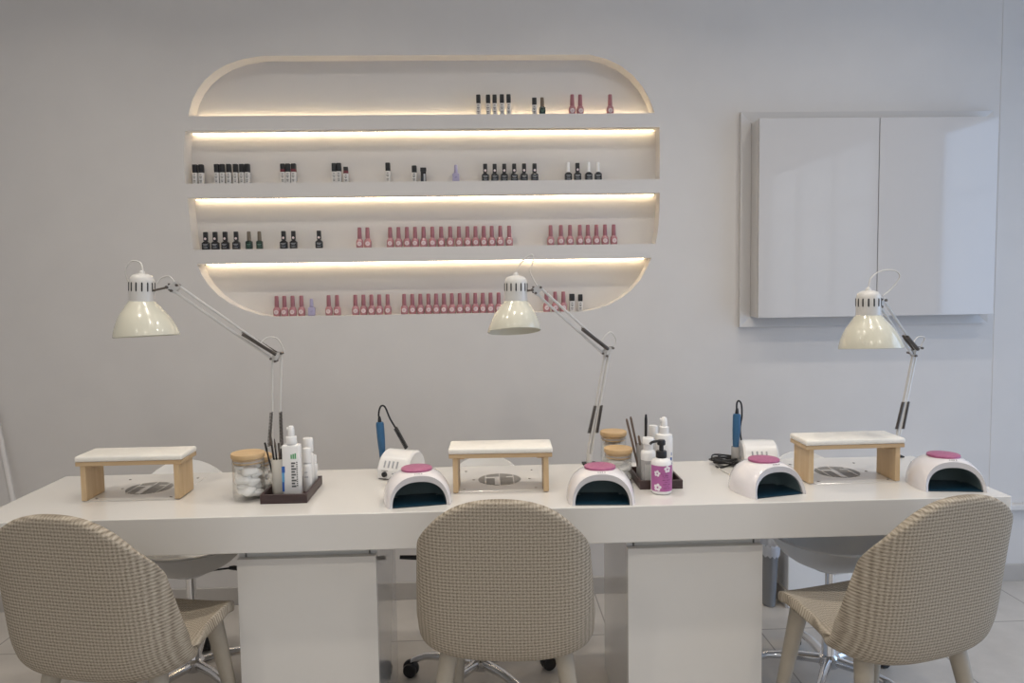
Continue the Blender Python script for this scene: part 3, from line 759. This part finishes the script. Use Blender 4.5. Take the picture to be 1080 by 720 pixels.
b = NB(); lathe(b, [(.026,0),(.0278,.003),(.0278,.138),(.025,.148),(.014,.152),(.013,.156)], segs=32); part('bottle', b, M['white_plastic'], t, 50)
b = NB(); lathe(b, [(.0155,.153),(.0155,.172),(.0135,.174)], segs=24); part('collar', b, M['white_plastic'], t, 40)
b = NB(); lathe(b, [(.0105,.173),(.0105,.187),(.0085,.20),(.006,.203)], segs=20); box(b, -.014,0,-.005,.005,.188,.199,.002); part('spray_head', b, M['white_plastic'], t, 40)
b = NB()
for k in range(3): box(b, .012+.002*k, .019, -.0262+.0022*k, -.0205+.0022*k, .052+.016*k, .062+.016*k)
part('label_band', b, M['print_blue'], t, None)
t = round_bottle(.545,-.838,.017,.125,.0145,.04, 'white capped bottle half hidden behind the tall spray bottle')
# pink pump bottle
t = thing('pump_bottle', 'white lotion bottle with magenta floral label and black pump', 'bottle', (.5285,-1.0145,.7502))
b = NB(); lathe(b, [(.027,0),(.031,.003),(.0318,.008),(.0318,.088),(.0300,.098),(.024,.105),(.015,.108),(.0135,.110)], segs=40); part('bottle', b, M['white_plastic'], t, 50)
b = NB(); rr = .0320; z0, z1 = .011, .089; n = 30; pa = pb_ = None
for i in range(n+1):
    a = R(-172) + R(164)*i/n; x, y = rr*math.cos(a), rr*math.sin(a)
    q = (b.verts.new((x,y,z0)), b.verts.new((x,y,z1)))
    if pa: b.faces.new((pa[0], q[0], q[1], pa[1]))
    pa = q
part('label', b, M['pink_label'], t, 50)
def on_label(u, z, r=.0323): # u = metres along the arc from the front centre
    a = -PI/2 + u/r; return Vector((r*math.cos(a), r*math.sin(a), z)), Vector((-math.sin(a), math.cos(a), 0))
b = NB()
for (u0, zc, s) in ((.011,.079,.0105),(-.020,.066,.0095),(-.019,.024,.0115)):
    for k in range(5):
        a = k*2*PI/5 + .3 + u0*9
        p, tn = on_label(u0 + math.cos(a)*s*.62, zc + math.sin(a)*s*.62)
        nn = Vector((p.x, p.y, 0)).normalized()
        vs = []
        for q in range(10):
            th = 2*PI*q/10
            vs.append(b.verts.new(p + tn*math.cos(th)*s*.42 + Vector((0,0,1))*math.sin(th)*s*.42 + nn*.0006))
        b.faces.new(vs)
part('flower_print', b, M['petal'], t, None)
b = NB()
for (zc, u0, u1, h_) in ((.058,-.004,.018,.0022),(.053,-.001,.015,.0012),(.045,-.004,.022,.0018),(.039,-.001,.020,.0012),(.032,-.003,.022,.0018),(.026,.002,.018,.0012),(.020,-.002,.022,.0018),(.064,-.010,.010,.0012)):
    m = 6
    for k in range(m):
        if (k+int(zc*1000)) % 4 == 3: continue
        ua, ub = u0+(u1-u0)*k/m, u0+(u1-u0)*(k+.86)/m
        p, _ = on_label(ua, zc, .0324); q, _ = on_label(ub, zc, .0324)
        b.faces.new([b.verts.new(w) for w in (p, q, q+Vector((0,0,h_)), p+Vector((0,0,h_)))])
part('label_text', b, M['plabel_text'], t, None)
b = NB(); lathe(b, [(.0160,.1085),(.0165,.110),(.0165,.127),(.015,.129),(.007,.130),(.0065,.148)], segs=26)
lathe(b, [(.0115,.147),(.0125,.149),(.0125,.158),(.010,.162),(.004,.163)], segs=22)
tube(b, spline([(0,0,.157),(-.015,-.004,.159),(-.030,-.008,.157),(-.037,-.010,.152)], 4), .0042, 8)
part('pump', b, M['black'], t, 45)

# ------------------------------------------------------------------ nail drills
def drill(loc, rz, label, front=True):
    t = thing('nail_drill_unit', label, 'nail drill', loc, rz, 'nail drill control units')
    W, D_ = .115, .125
    prof = [(-.062,.004),(-.064,.030),(-.060,.040),(-.046,.064),(-.030,.079),(-.005,.087),(.022,.086),(.044,.074),(.058,.052),(.063,.025),(.062,.004)]
    pr2 = [p for p in spline([(0,y,z) for y, z in prof], 3)]
    b = NB(); prev = None
    secs = [(-W/2,.93),(-W/2+.006,1.),(W/2-.006,1.),(W/2,.93)]
    for x, s in secs:
        q = [b.verts.new((x, p.y*s, .004+(p.z-.004)*s)) for p in pr2]
        if prev:
            for i in range(len(q)): 
                f = b.faces.new((prev[i], prev[(i+1)%len(q)], q[(i+1)%len(q)], q[i])); f.smooth = True
        else: b.faces.new(q[::-1])
        prev = q
    b.faces.new(prev); part('housing', b, M['white_plastic'], t, 35)
    b = NB(); 
    for sx_ in (-1,1):
        for sy_ in (-1,1): box(b, sx_*.042-.012, sx_*.042+.012, sy_*.045-.012, sy_*.045+.012, 0, .0045)
    part('foot', b, M['blackm'], t, None)
    n = Vector((0,-.024,.014)).normalized()
    for k in range(4):
        b = NB(); x = -.030+.0155*k
        tube(b, [(x,-.0606,.041),(x,-.0495,.0605)], .0028, 8); part('vent_slot', b, M['grey_print'], t, 40)
    b = NB(); lathe(b, [(.009,0),(.0085,.008),(.006,.010)], c=(-.026,-.0635,.019), axis=(0,-1,0), segs=20); part('knob', b, M['black'], t, 40)
    b = NB(); box(b, -.038,-.014,-.0648,-.0636,.0305,.0318); box(b, .002,.006,-.0648,-.0632,.017,.025); box(b, .008,.018,-.0648,-.0632,.0225,.0245); part('panel_mark', b, M['print'], t, None)
    b = NB(); lathe(b, [(.0135,0),(.0145,.002),(.0145,.052),(.0130,.052),(.0125,.005)], c=(-W/2-.0165,.010,.012), segs=24, cap1=False); box(b, -W/2-.018,-W/2+.002,.005,.015,.014,.03); part('handpiece_holder', b, M['clear_plastic'], t, 45)
    return t
drill((-.288,-.745,.7502), -24, 'white nail drill control unit behind the nail lamp at centre left')
drill((.935,-.725,.7502), -8, 'white nail drill control unit behind the third nail lamp from left')
def handpiece(loc, tilt, cordpts, label, coilpts=None):
    t = thing('drill_handpiece', label, 'nail drill', loc, 0, 'blue drill handpieces')
    ax = Vector(tilt).normalized()
    b = NB(); lathe(b, [(.0085,.036),(.0100,.040),(.0112,.060),(.0112,.066),(.0118,.068),(.0132,.10),(.0136,.150),(.0125,.157),(.009,.159)], axis=ax, segs=24); part('grip', b, M['blue'], t, 45)
    b = NB(); lathe(b, [(.002,0),(.0022,.010),(.0065,.014),(.0075,.036)], axis=ax, segs=18); part('collet', b, M['chrome'], t, 40)
    b = NB(); o = Vector(loc); pts = [ax*.158] + [Vector(p)-o for p in cordpts]
    tube(b, spline(pts, 8), .0031, 8)
    lathe(b, [(.0065,.157),(.0060,.166),(.004,.178)], axis=ax, segs=14)
    part('cord', b, M['black'], t, 60)
    if coilpts:
        b = NB(); coil(b, Vector(coilpts[0])-o, Vector(coilpts[1])-o, .0058, .0026, 14); part('coiled_cord', b, M['black'], t, 60)
handpiece((-.3525,-.712,.7702), (-.055,0,1), [(-.3635,-.715,.957),(-.356,-.715,.982),(-.342,-.715,.980),(-.325,-.718,.940),(-.305,-.720,.905)], 'blue drill handpiece standing in its clear holder at centre left', ((-.308,-.720,.909),(-.272,-.720,.838)))
handpiece((.8620,-.706,.7702), (.03,0,1), [(.866,-.706,.962),(.872,-.706,.974),(.882,-.706,.962),(.885,-.704,.92),(.879,-.704,.88),(.884,-.70,.84),(.895,-.70,.80)], 'blue drill handpiece standing beside the tangled black cable')
# tangled cable
b = NB(); rr = random.Random(3); pts = []
for i in range(26):
    a = i*1.9; q = .020+.022*rr.random()
    pts.append((.826+q*1.25*math.cos(a)+rr.uniform(-.012,.012), -.70+q*1.1*math.sin(a), .754+.0018*(i%13)+rr.uniform(0,.004)))
pts = [(.785,-.735,.7535),(.80,-.75,.7535)] + pts + [(.868,-.75,.7535),(.875,-.775,.7535)]
tube(b, spline(pts, 6), .0031, 7)
o = part('power_cable', b, M['black'], None, 60); tag(o, 'black power cable bunched up on the table beside the right drill', 'cable')
b = NB(); tube(b, spline([(.793,-.715,.7525),(.790,-.79,.7525),(.805,-.855,.7525),(.835,-.875,.7525),(.862,-.845,.7525),(.845,-.80,.7525),(.815,-.805,.7525),(.803,-.86,.7525)], 8), .0018, 6)
o = part('thin_cord', b, M['cord'], None, 60); tag(o, 'thin white cord looped on the table below the black cable', 'cable')

# ------------------------------------------------------------------ upholstered client chairs
def shell_mesh():
    # centre line from the seat's front lip to the top of the back, then a width and corner law along it
    cl = [(.190,.408),(.192,.424),(.176,.442),(.125,.448),(.060,.444),(-.030,.434),(-.105,.420),(-.170,.412),(-.215,.428),(-.236,.485),(-.247,.560),(-.257,.640),(-.267,.715),(-.277,.785),(-.287,.862)]
    P_ = [(p.y, p.z) for p in spline([(0,a,c) for a, c in cl], 8)]
    L_ = [0]
    for p, q in zip(P_, P_[1:]): L_.append(L_[-1] + math.hypot(q[0]-p[0], q[1]-p[1]))
    T_ = L_[-1]
    def at(s_):
        s_ = max(0, min(T_, s_))
        for k in range(len(P_)-1):
            if L_[k+1] >= s_:
                f = (s_-L_[k])/max(1e-9, L_[k+1]-L_[k]); return P_[k][0]+(P_[k+1][0]-P_[k][0])*f, P_[k][1]+(P_[k+1][1]-P_[k][1])*f
        return P_[-1]
    sb_ = [L_[i] for i, p in enumerate(P_) if p[1] > .47 and p[0] < -.15][0]
    def width(s_):
        if s_ < sb_: return .206 + .022*min(1, s_/(sb_*.75))
        f = (s_-sb_)/(T_-sb_); return .230 - .030*f**1.3
    nv, nu = 44, 30
    b = NB(); uvl = b.loops.layers.uv.new('UVMap'); G = []; SS = []
    for j in range(nv+1):
        v = j/nv; r = []; q = []
        for i in range(nu+1):
            pu = -1 + 2*i/nu; u = math.sin(pu*PI/2*.91)/math.sin(PI/2*.91); a = min(1, abs(u)); pa = abs(pu)
            st = T_ - .170*(1-(1-a**2.35)**(1/2.35)); s0 = .125*(1-(1-a**2.4)**(1/2.4))
            s_ = s0 + (st-s0)*v
            y, z = at(s_); w = width(s_)
            t = 0 if y > -.12 else min(1, max(0, (z-.43)/.13)); t = t*t*(3-2*t)
            tp = min(1, max(0, (z-.66)/.18)); tp = 1-tp*tp*(3-2*tp)*.30
            fr = 1 if y < .10 else max(.1, 1-(y-.10)/.09)
            rise = .034*(1-t)*a**2.6*fr
            wz = .130 - .080*min(1, max(0, (z-.45)/.40))
            wrap = (wz*t + .115*(1-t)*min(1,max(0,(-y-.02)/.19)))*(.18*pa**2 + .82*pa**4.6)
            r.append(b.verts.new((w*u, y+wrap, z+rise))); q.append(s_)
        G.append(r); SS.append(q)
    for j in range(nv):
        for i in range(nu):
            f = b.faces.new((G[j][i], G[j][i+1], G[j+1][i+1], G[j+1][i])); f.smooth = True
            for lp, (jj, ii) in zip(f.loops, ((j,i),(j,i+1),(j+1,i+1),(j+1,i))):
                lp[uvl].uv = (G[jj][ii].co.x, SS[jj][ii])
    bmesh.ops.recalc_face_normals(b, faces=b.faces)
    me = bpy.data.meshes.new('shell'); b.to_mesh(me); b.free(); me.materials.append(M['fabric'])
    o = bpy.data.objects.new('tmp', me); COL.objects.link(o)
    sd = o.modifiers.new('s', 'SOLIDIFY'); sd.thickness = .030; sd.offset = 0; sd.use_even_offset = False
    sb = o.modifiers.new('b', 'SUBSURF'); sb.levels = sb.render_levels = 1
    m2 = bpy.data.meshes.new_from_object(o.evaluated_get(bpy.context.evaluated_depsgraph_get()))
    bpy.data.objects.remove(o); m2.shade_smooth(); return m2
SHELL = shell_mesh()
def client_chair(loc, rz, label):
    t = thing('upholstered_chair', label, 'chair', loc, rz, 'client chairs in front of the table')
    link('shell', SHELL, t)
    for sx_ in (-1,1):
        for (yt, yb, zt) in ((.112,.185,.430),(-.135,-.215,.430)):
            b = NB(); tube(b, [(sx_*(.185 if yb > 0 else .210),yb,0),(sx_*(.168 if yb > 0 else .182),yb*.5+yt*.5,.22),(sx_*.150,yt,zt)], [.015,.020,.026], 14)
            part('leg', b, M['chair_leg'], t, 40)
client_chair((-.974,-1.165,0), -13, 'taupe woven chair at the left, turned to the right')
client_chair((.055,-1.130,0), -5, 'taupe woven chair in the middle, seen squarely from behind')
client_chair((1.080,-1.205,0), 16, 'taupe woven chair at the right, turned to the left')

# ------------------------------------------------------------------ technicians' stools behind the table
def stool(loc, rz, base_deg, label, lever):
    t = thing('swivel_stool', label, 'stool', loc, rz, 'white swivel stools behind the table')
    # bowl shell facing -y (towards the table)
    b = NB(); NR, NT = 12, 48; G = []
    for i in range(NR+1):
        rho = i/NR; r = []
        for k in range(NT):
            a = 2*PI*k/NT   # a=90deg -> +y is the back
            back = max(0, math.sin(a)); front = max(0, -math.sin(a))
            h = .115 + .215*back**1.35 - .010*front**1.4
            rr = (.213 + .015*back) * rho**.92
            lean = .04*back*rho**3
            r.append((rr*math.cos(a), rr*math.sin(a)*(1.0)+lean, .418 + h*rho**3.0))
        G.append(r)
    c = b.verts.new((0,0,.418)); prev = None; ringsv = []
    for r in G[1:]:
        q = [b.verts.new(p) for p in r]
        if prev: bridge(b, prev, q)
        else:
            for k in range(NT): b.faces.new((c, q[k], q[(k+1)%NT])).smooth = True
        prev = q
    # inner surface for thickness
    inn = []
    for r in G[::-1][:-1]:
        q = []
        for p in r:
            v = Vector(p); d = Vector((v.x, v.y, 0)); 
            rho = d.length/.23
            v.x *= (1-.035*min(1,rho)); v.y *= (1-.035*min(1,rho)); v.z += .010*(1-rho**2*.6)
            q.append(b.verts.new(v))
        bridge(b, prev, q); prev = q
    c2 = b.verts.new((0,0,.43))
    for k in range(NT): b.faces.new((c2, prev[(k+1)%NT], prev[k])).smooth = True
    part('seat_shell', b, M['stool_plastic'], t, 60)
    b = NB(); lathe(b, [(.0155,.26),(.0155,.405)], segs=18); part('gas_lift', b, M['chrome'], t, 40)
    b = NB(); lathe(b, [(.024,.085),(.026,.10),(.024,.105),(.024,.27),(.021,.272)], segs=24); part('column', b, M['chrome'], t, 40)
    b = NB(); lathe(b, [(.03,.398),(.055,.404),(.055,.419)], segs=24); part('mount_plate', b, M['stool_plastic'], t, 40)
    b = NB(); lv = Vector(lever); tube(b, [Vector((0,0,.405)), lv*.55+Vector((0,0,.405)), lv+Vector((0,0,.404))], .0035, 8); tube(b, [lv*.80+Vector((0,0,.406)), lv*.9+Vector((0,0,.404)), lv*1.15+Vector((0,0,.392))], [.006,.0085,.007], 10); part('lever', b, M['black'], t, 40)
    base = bpy.data.objects.new('star_base', None); 
    b = NB(); lathe(b, [(.030,.060),(.036,.068),(.036,.096),(.028,.104)], segs=26)
    bo = part('star_base', b, M['chrome'], t, 40)
    for i in range(5):
        a = R(base_deg - rz + 72*i); d = Vector((math.cos(a), math.sin(a), 0))
        b = NB(); tube(b, [d*.03+Vector((0,0,.084)), d*.12+Vector((0,0,.088)), d*.20+Vector((0,0,.080)), d*.245+Vector((0,0,.062)), d*.255+Vector((0,0,.052))], [.017,.0155,.013,.011,.009], 12)
        part('base_leg', b, M['chrome'], bo, 50)
        s_ = d.cross(Vector((0,0,1)))
        b = NB(); c = d*.258+Vector((0,0,.0255))
        for k in (-1,1): lathe(b, [(.016,-.008),(.0235,-.0065),(.0255,0),(.0235,.0065),(.016,.008)], c=c+s_*k*.013, axis=s_, segs=20)
        tube(b, [c-s_*.02, c+s_*.02], .008, 8); tube(b, [c+Vector((0,0,.0)), c+Vector((0,0,.034))], .008, 8)
        lathe(b, [(.025,-.007),(.029,-.004),(.029,.004),(.025,.007)], c=c+Vector((0,0,.006)), axis=s_, segs=20)
        part('caster', b, M['black'], bo, 40)
stool((-1.035,-.665,0), 24, 31, 'white swivel stool with chrome base behind the left of the table', (.155,-.02,0))
stool((-.035,-.72,0), -8, 20, 'white swivel stool with chrome base behind the table\'s middle', (-.235,-.02,.055))
stool((1.165,-.785,0), 0, 21, 'white swivel stool with chrome base behind the right of the table', (.18,.05,0))

# ------------------------------------------------------------------ bin, leaning pole
t = thing('waste_bin', 'smoky translucent waste bin with liner beside the wall casing', 'bin', (1.196,-.150,0))
b = NB(); lathe(b, [(.024,0),(.028,.004),(.037,.26),(.0395,.264),(.0395,.268),(.035,.268),(.026,.008),(.001,.007)], segs=32, cap1=False); 
for v in b.verts: v.co.x *= 1.08; v.co.y *= 1.9
part('bin_body', b, M['bin'], t, 45)
b = NB(); N = 32; A = []
for h, rr in ((.225,.0405),(.262,.042),(.272,.0405),(.268,.034),(.20,.030)):
    q = []
    for k in range(N):
        a = 2*PI*k/N; f = 1+.02*math.sin(k*5.3+h*90)
        q.append(b.verts.new((rr*1.08*math.cos(a)*f, rr*1.9*math.sin(a)*f, h+.006*math.sin(k*3.1))))
    if A: bridge(b, A, q)
    A = q
part('liner', b, M['bag'], t, 60)
b = NB(); tube(b, [(-1.874,-.16,.008),(-2.03,-.055,.67),(-2.105,-.013,.99)], [.011,.011,.011], 12); 
o = part('leaning_pole', b, M['wall'], None, 50); tag(o, 'white pole leaning against the wall at the far left', 'pole')

# ------------------------------------------------------------------ lights
def area(name, loc, rot, sx_, sy_, power, col, spread=180):
    l = bpy.data.lights.new(name, 'AREA'); l.shape = 'RECTANGLE'; l.size = sx_; l.size_y = sy_; l.energy = power; l.color = col; l.spread = R(spread)
    o = bpy.data.objects.new(name, l); COL.objects.link(o); o.location = loc; o.rotation_euler = tuple(R(a) for a in rot); return o
# recessed ceiling downlights
n = 0
for (x, y) in ((-1.7,-.95),(-.6,-.95),(.5,-.95),(1.6,-.95),(-1.15,-1.65),(-.05,-1.65),(1.05,-1.65),(2.15,-1.65),(-1.6,-3.6),(0,-3.6),(1.6,-3.6),(-1.0,-5.2),(1.0,-5.2)):
    t = thing('ceiling_downlight', 'round recessed ceiling downlight', 'ceiling light', (x, y, ZC), 0, 'recessed ceiling downlights')
    b = NB(); lathe(b, [(.045,-.004),(.060,-.006),(.062,0)], segs=28, cap0=False, cap1=False); part('trim_ring', b, M['white_plastic'], t, 40)
    b = NB(); lathe(b, [(.045,-.0035),(.045,-.002)], segs=28); part('lens', b, M['downlight'], t, 40)
    l = bpy.data.lights.new('downlight_bulb', 'AREA'); l.shape = 'DISK'; l.size = .09; l.energy = 3.75 if y > -2 else 9; l.color = (1,.915,.80); l.spread = R(128 if y > -2 else 150)
    o = bpy.data.objects.new('downlight_bulb', l); COL.objects.link(o); o.location = (x, y, ZC-.008)
# daylight through the windows
area('daylight_window_1', (XR+.02,-1.475,1.25), (0,90,0), 2.3, 1.55, 24, (.42,.64,1.0))
area('daylight_window_2', (XR+.02,-4.4,1.35), (0,90,0), 2.4, 2.3, 10, (.80,.89,1.0))
area('daylight_window_3', (-1.3,YF-.02,1.35), (90,0,0), 2.1, 2.3, 9, (.88,.93,1.0))
area('daylight_window_4', (1.9,YF-.02,1.45), (90,0,0), 1.9, 2.5, 9, (.88,.93,1.0))
w = bpy.data.worlds.new('World'); S.world = w; w.use_nodes = True
w.node_tree.nodes['Background'].inputs[0].default_value = (.75,.85,1,1); w.node_tree.nodes['Background'].inputs[1].default_value = .5

# ------------------------------------------------------------------ camera (eye height 1.4 m)
yaw, pitch, roll, sy = -.0369, -.0684, -.0150, -10.7655
cyw, syw, cp, sp, cr, sr = math.cos(yaw), math.sin(yaw), math.cos(pitch), math.sin(pitch), math.cos(roll), math.sin(roll)
fwd = Vector((-syw, cyw, 0)); rgt = Vector((cyw, syw, 0)); up = Vector((0,0,1))
f2 = fwd*cp + up*sp; u2 = up*cp - fwd*sp
r3 = rgt*cr + u2*sr; u3 = u2*cr - rgt*sr
cd = bpy.data.cameras.new('camera'); co = bpy.data.objects.new('camera', cd); COL.objects.link(co)
mw = Matrix((( r3.x, u3.x, -f2.x, 0), (r3.y, u3.y, -f2.y, -3.2083), (r3.z, u3.z, -f2.z, 1.4), (0,0,0,1)))
co.matrix_world = mw
cd.sensor_width = 36; cd.lens = 36*780/1080; cd.shift_y = sy/1080; cd.clip_start = .05
S.camera = co
S.view_settings.view_transform = 'Standard'; S.view_settings.look = 'None'; S.view_settings.gamma = 1; S.view_settings.exposure = 0.0
S.view_settings.use_curve_mapping = False
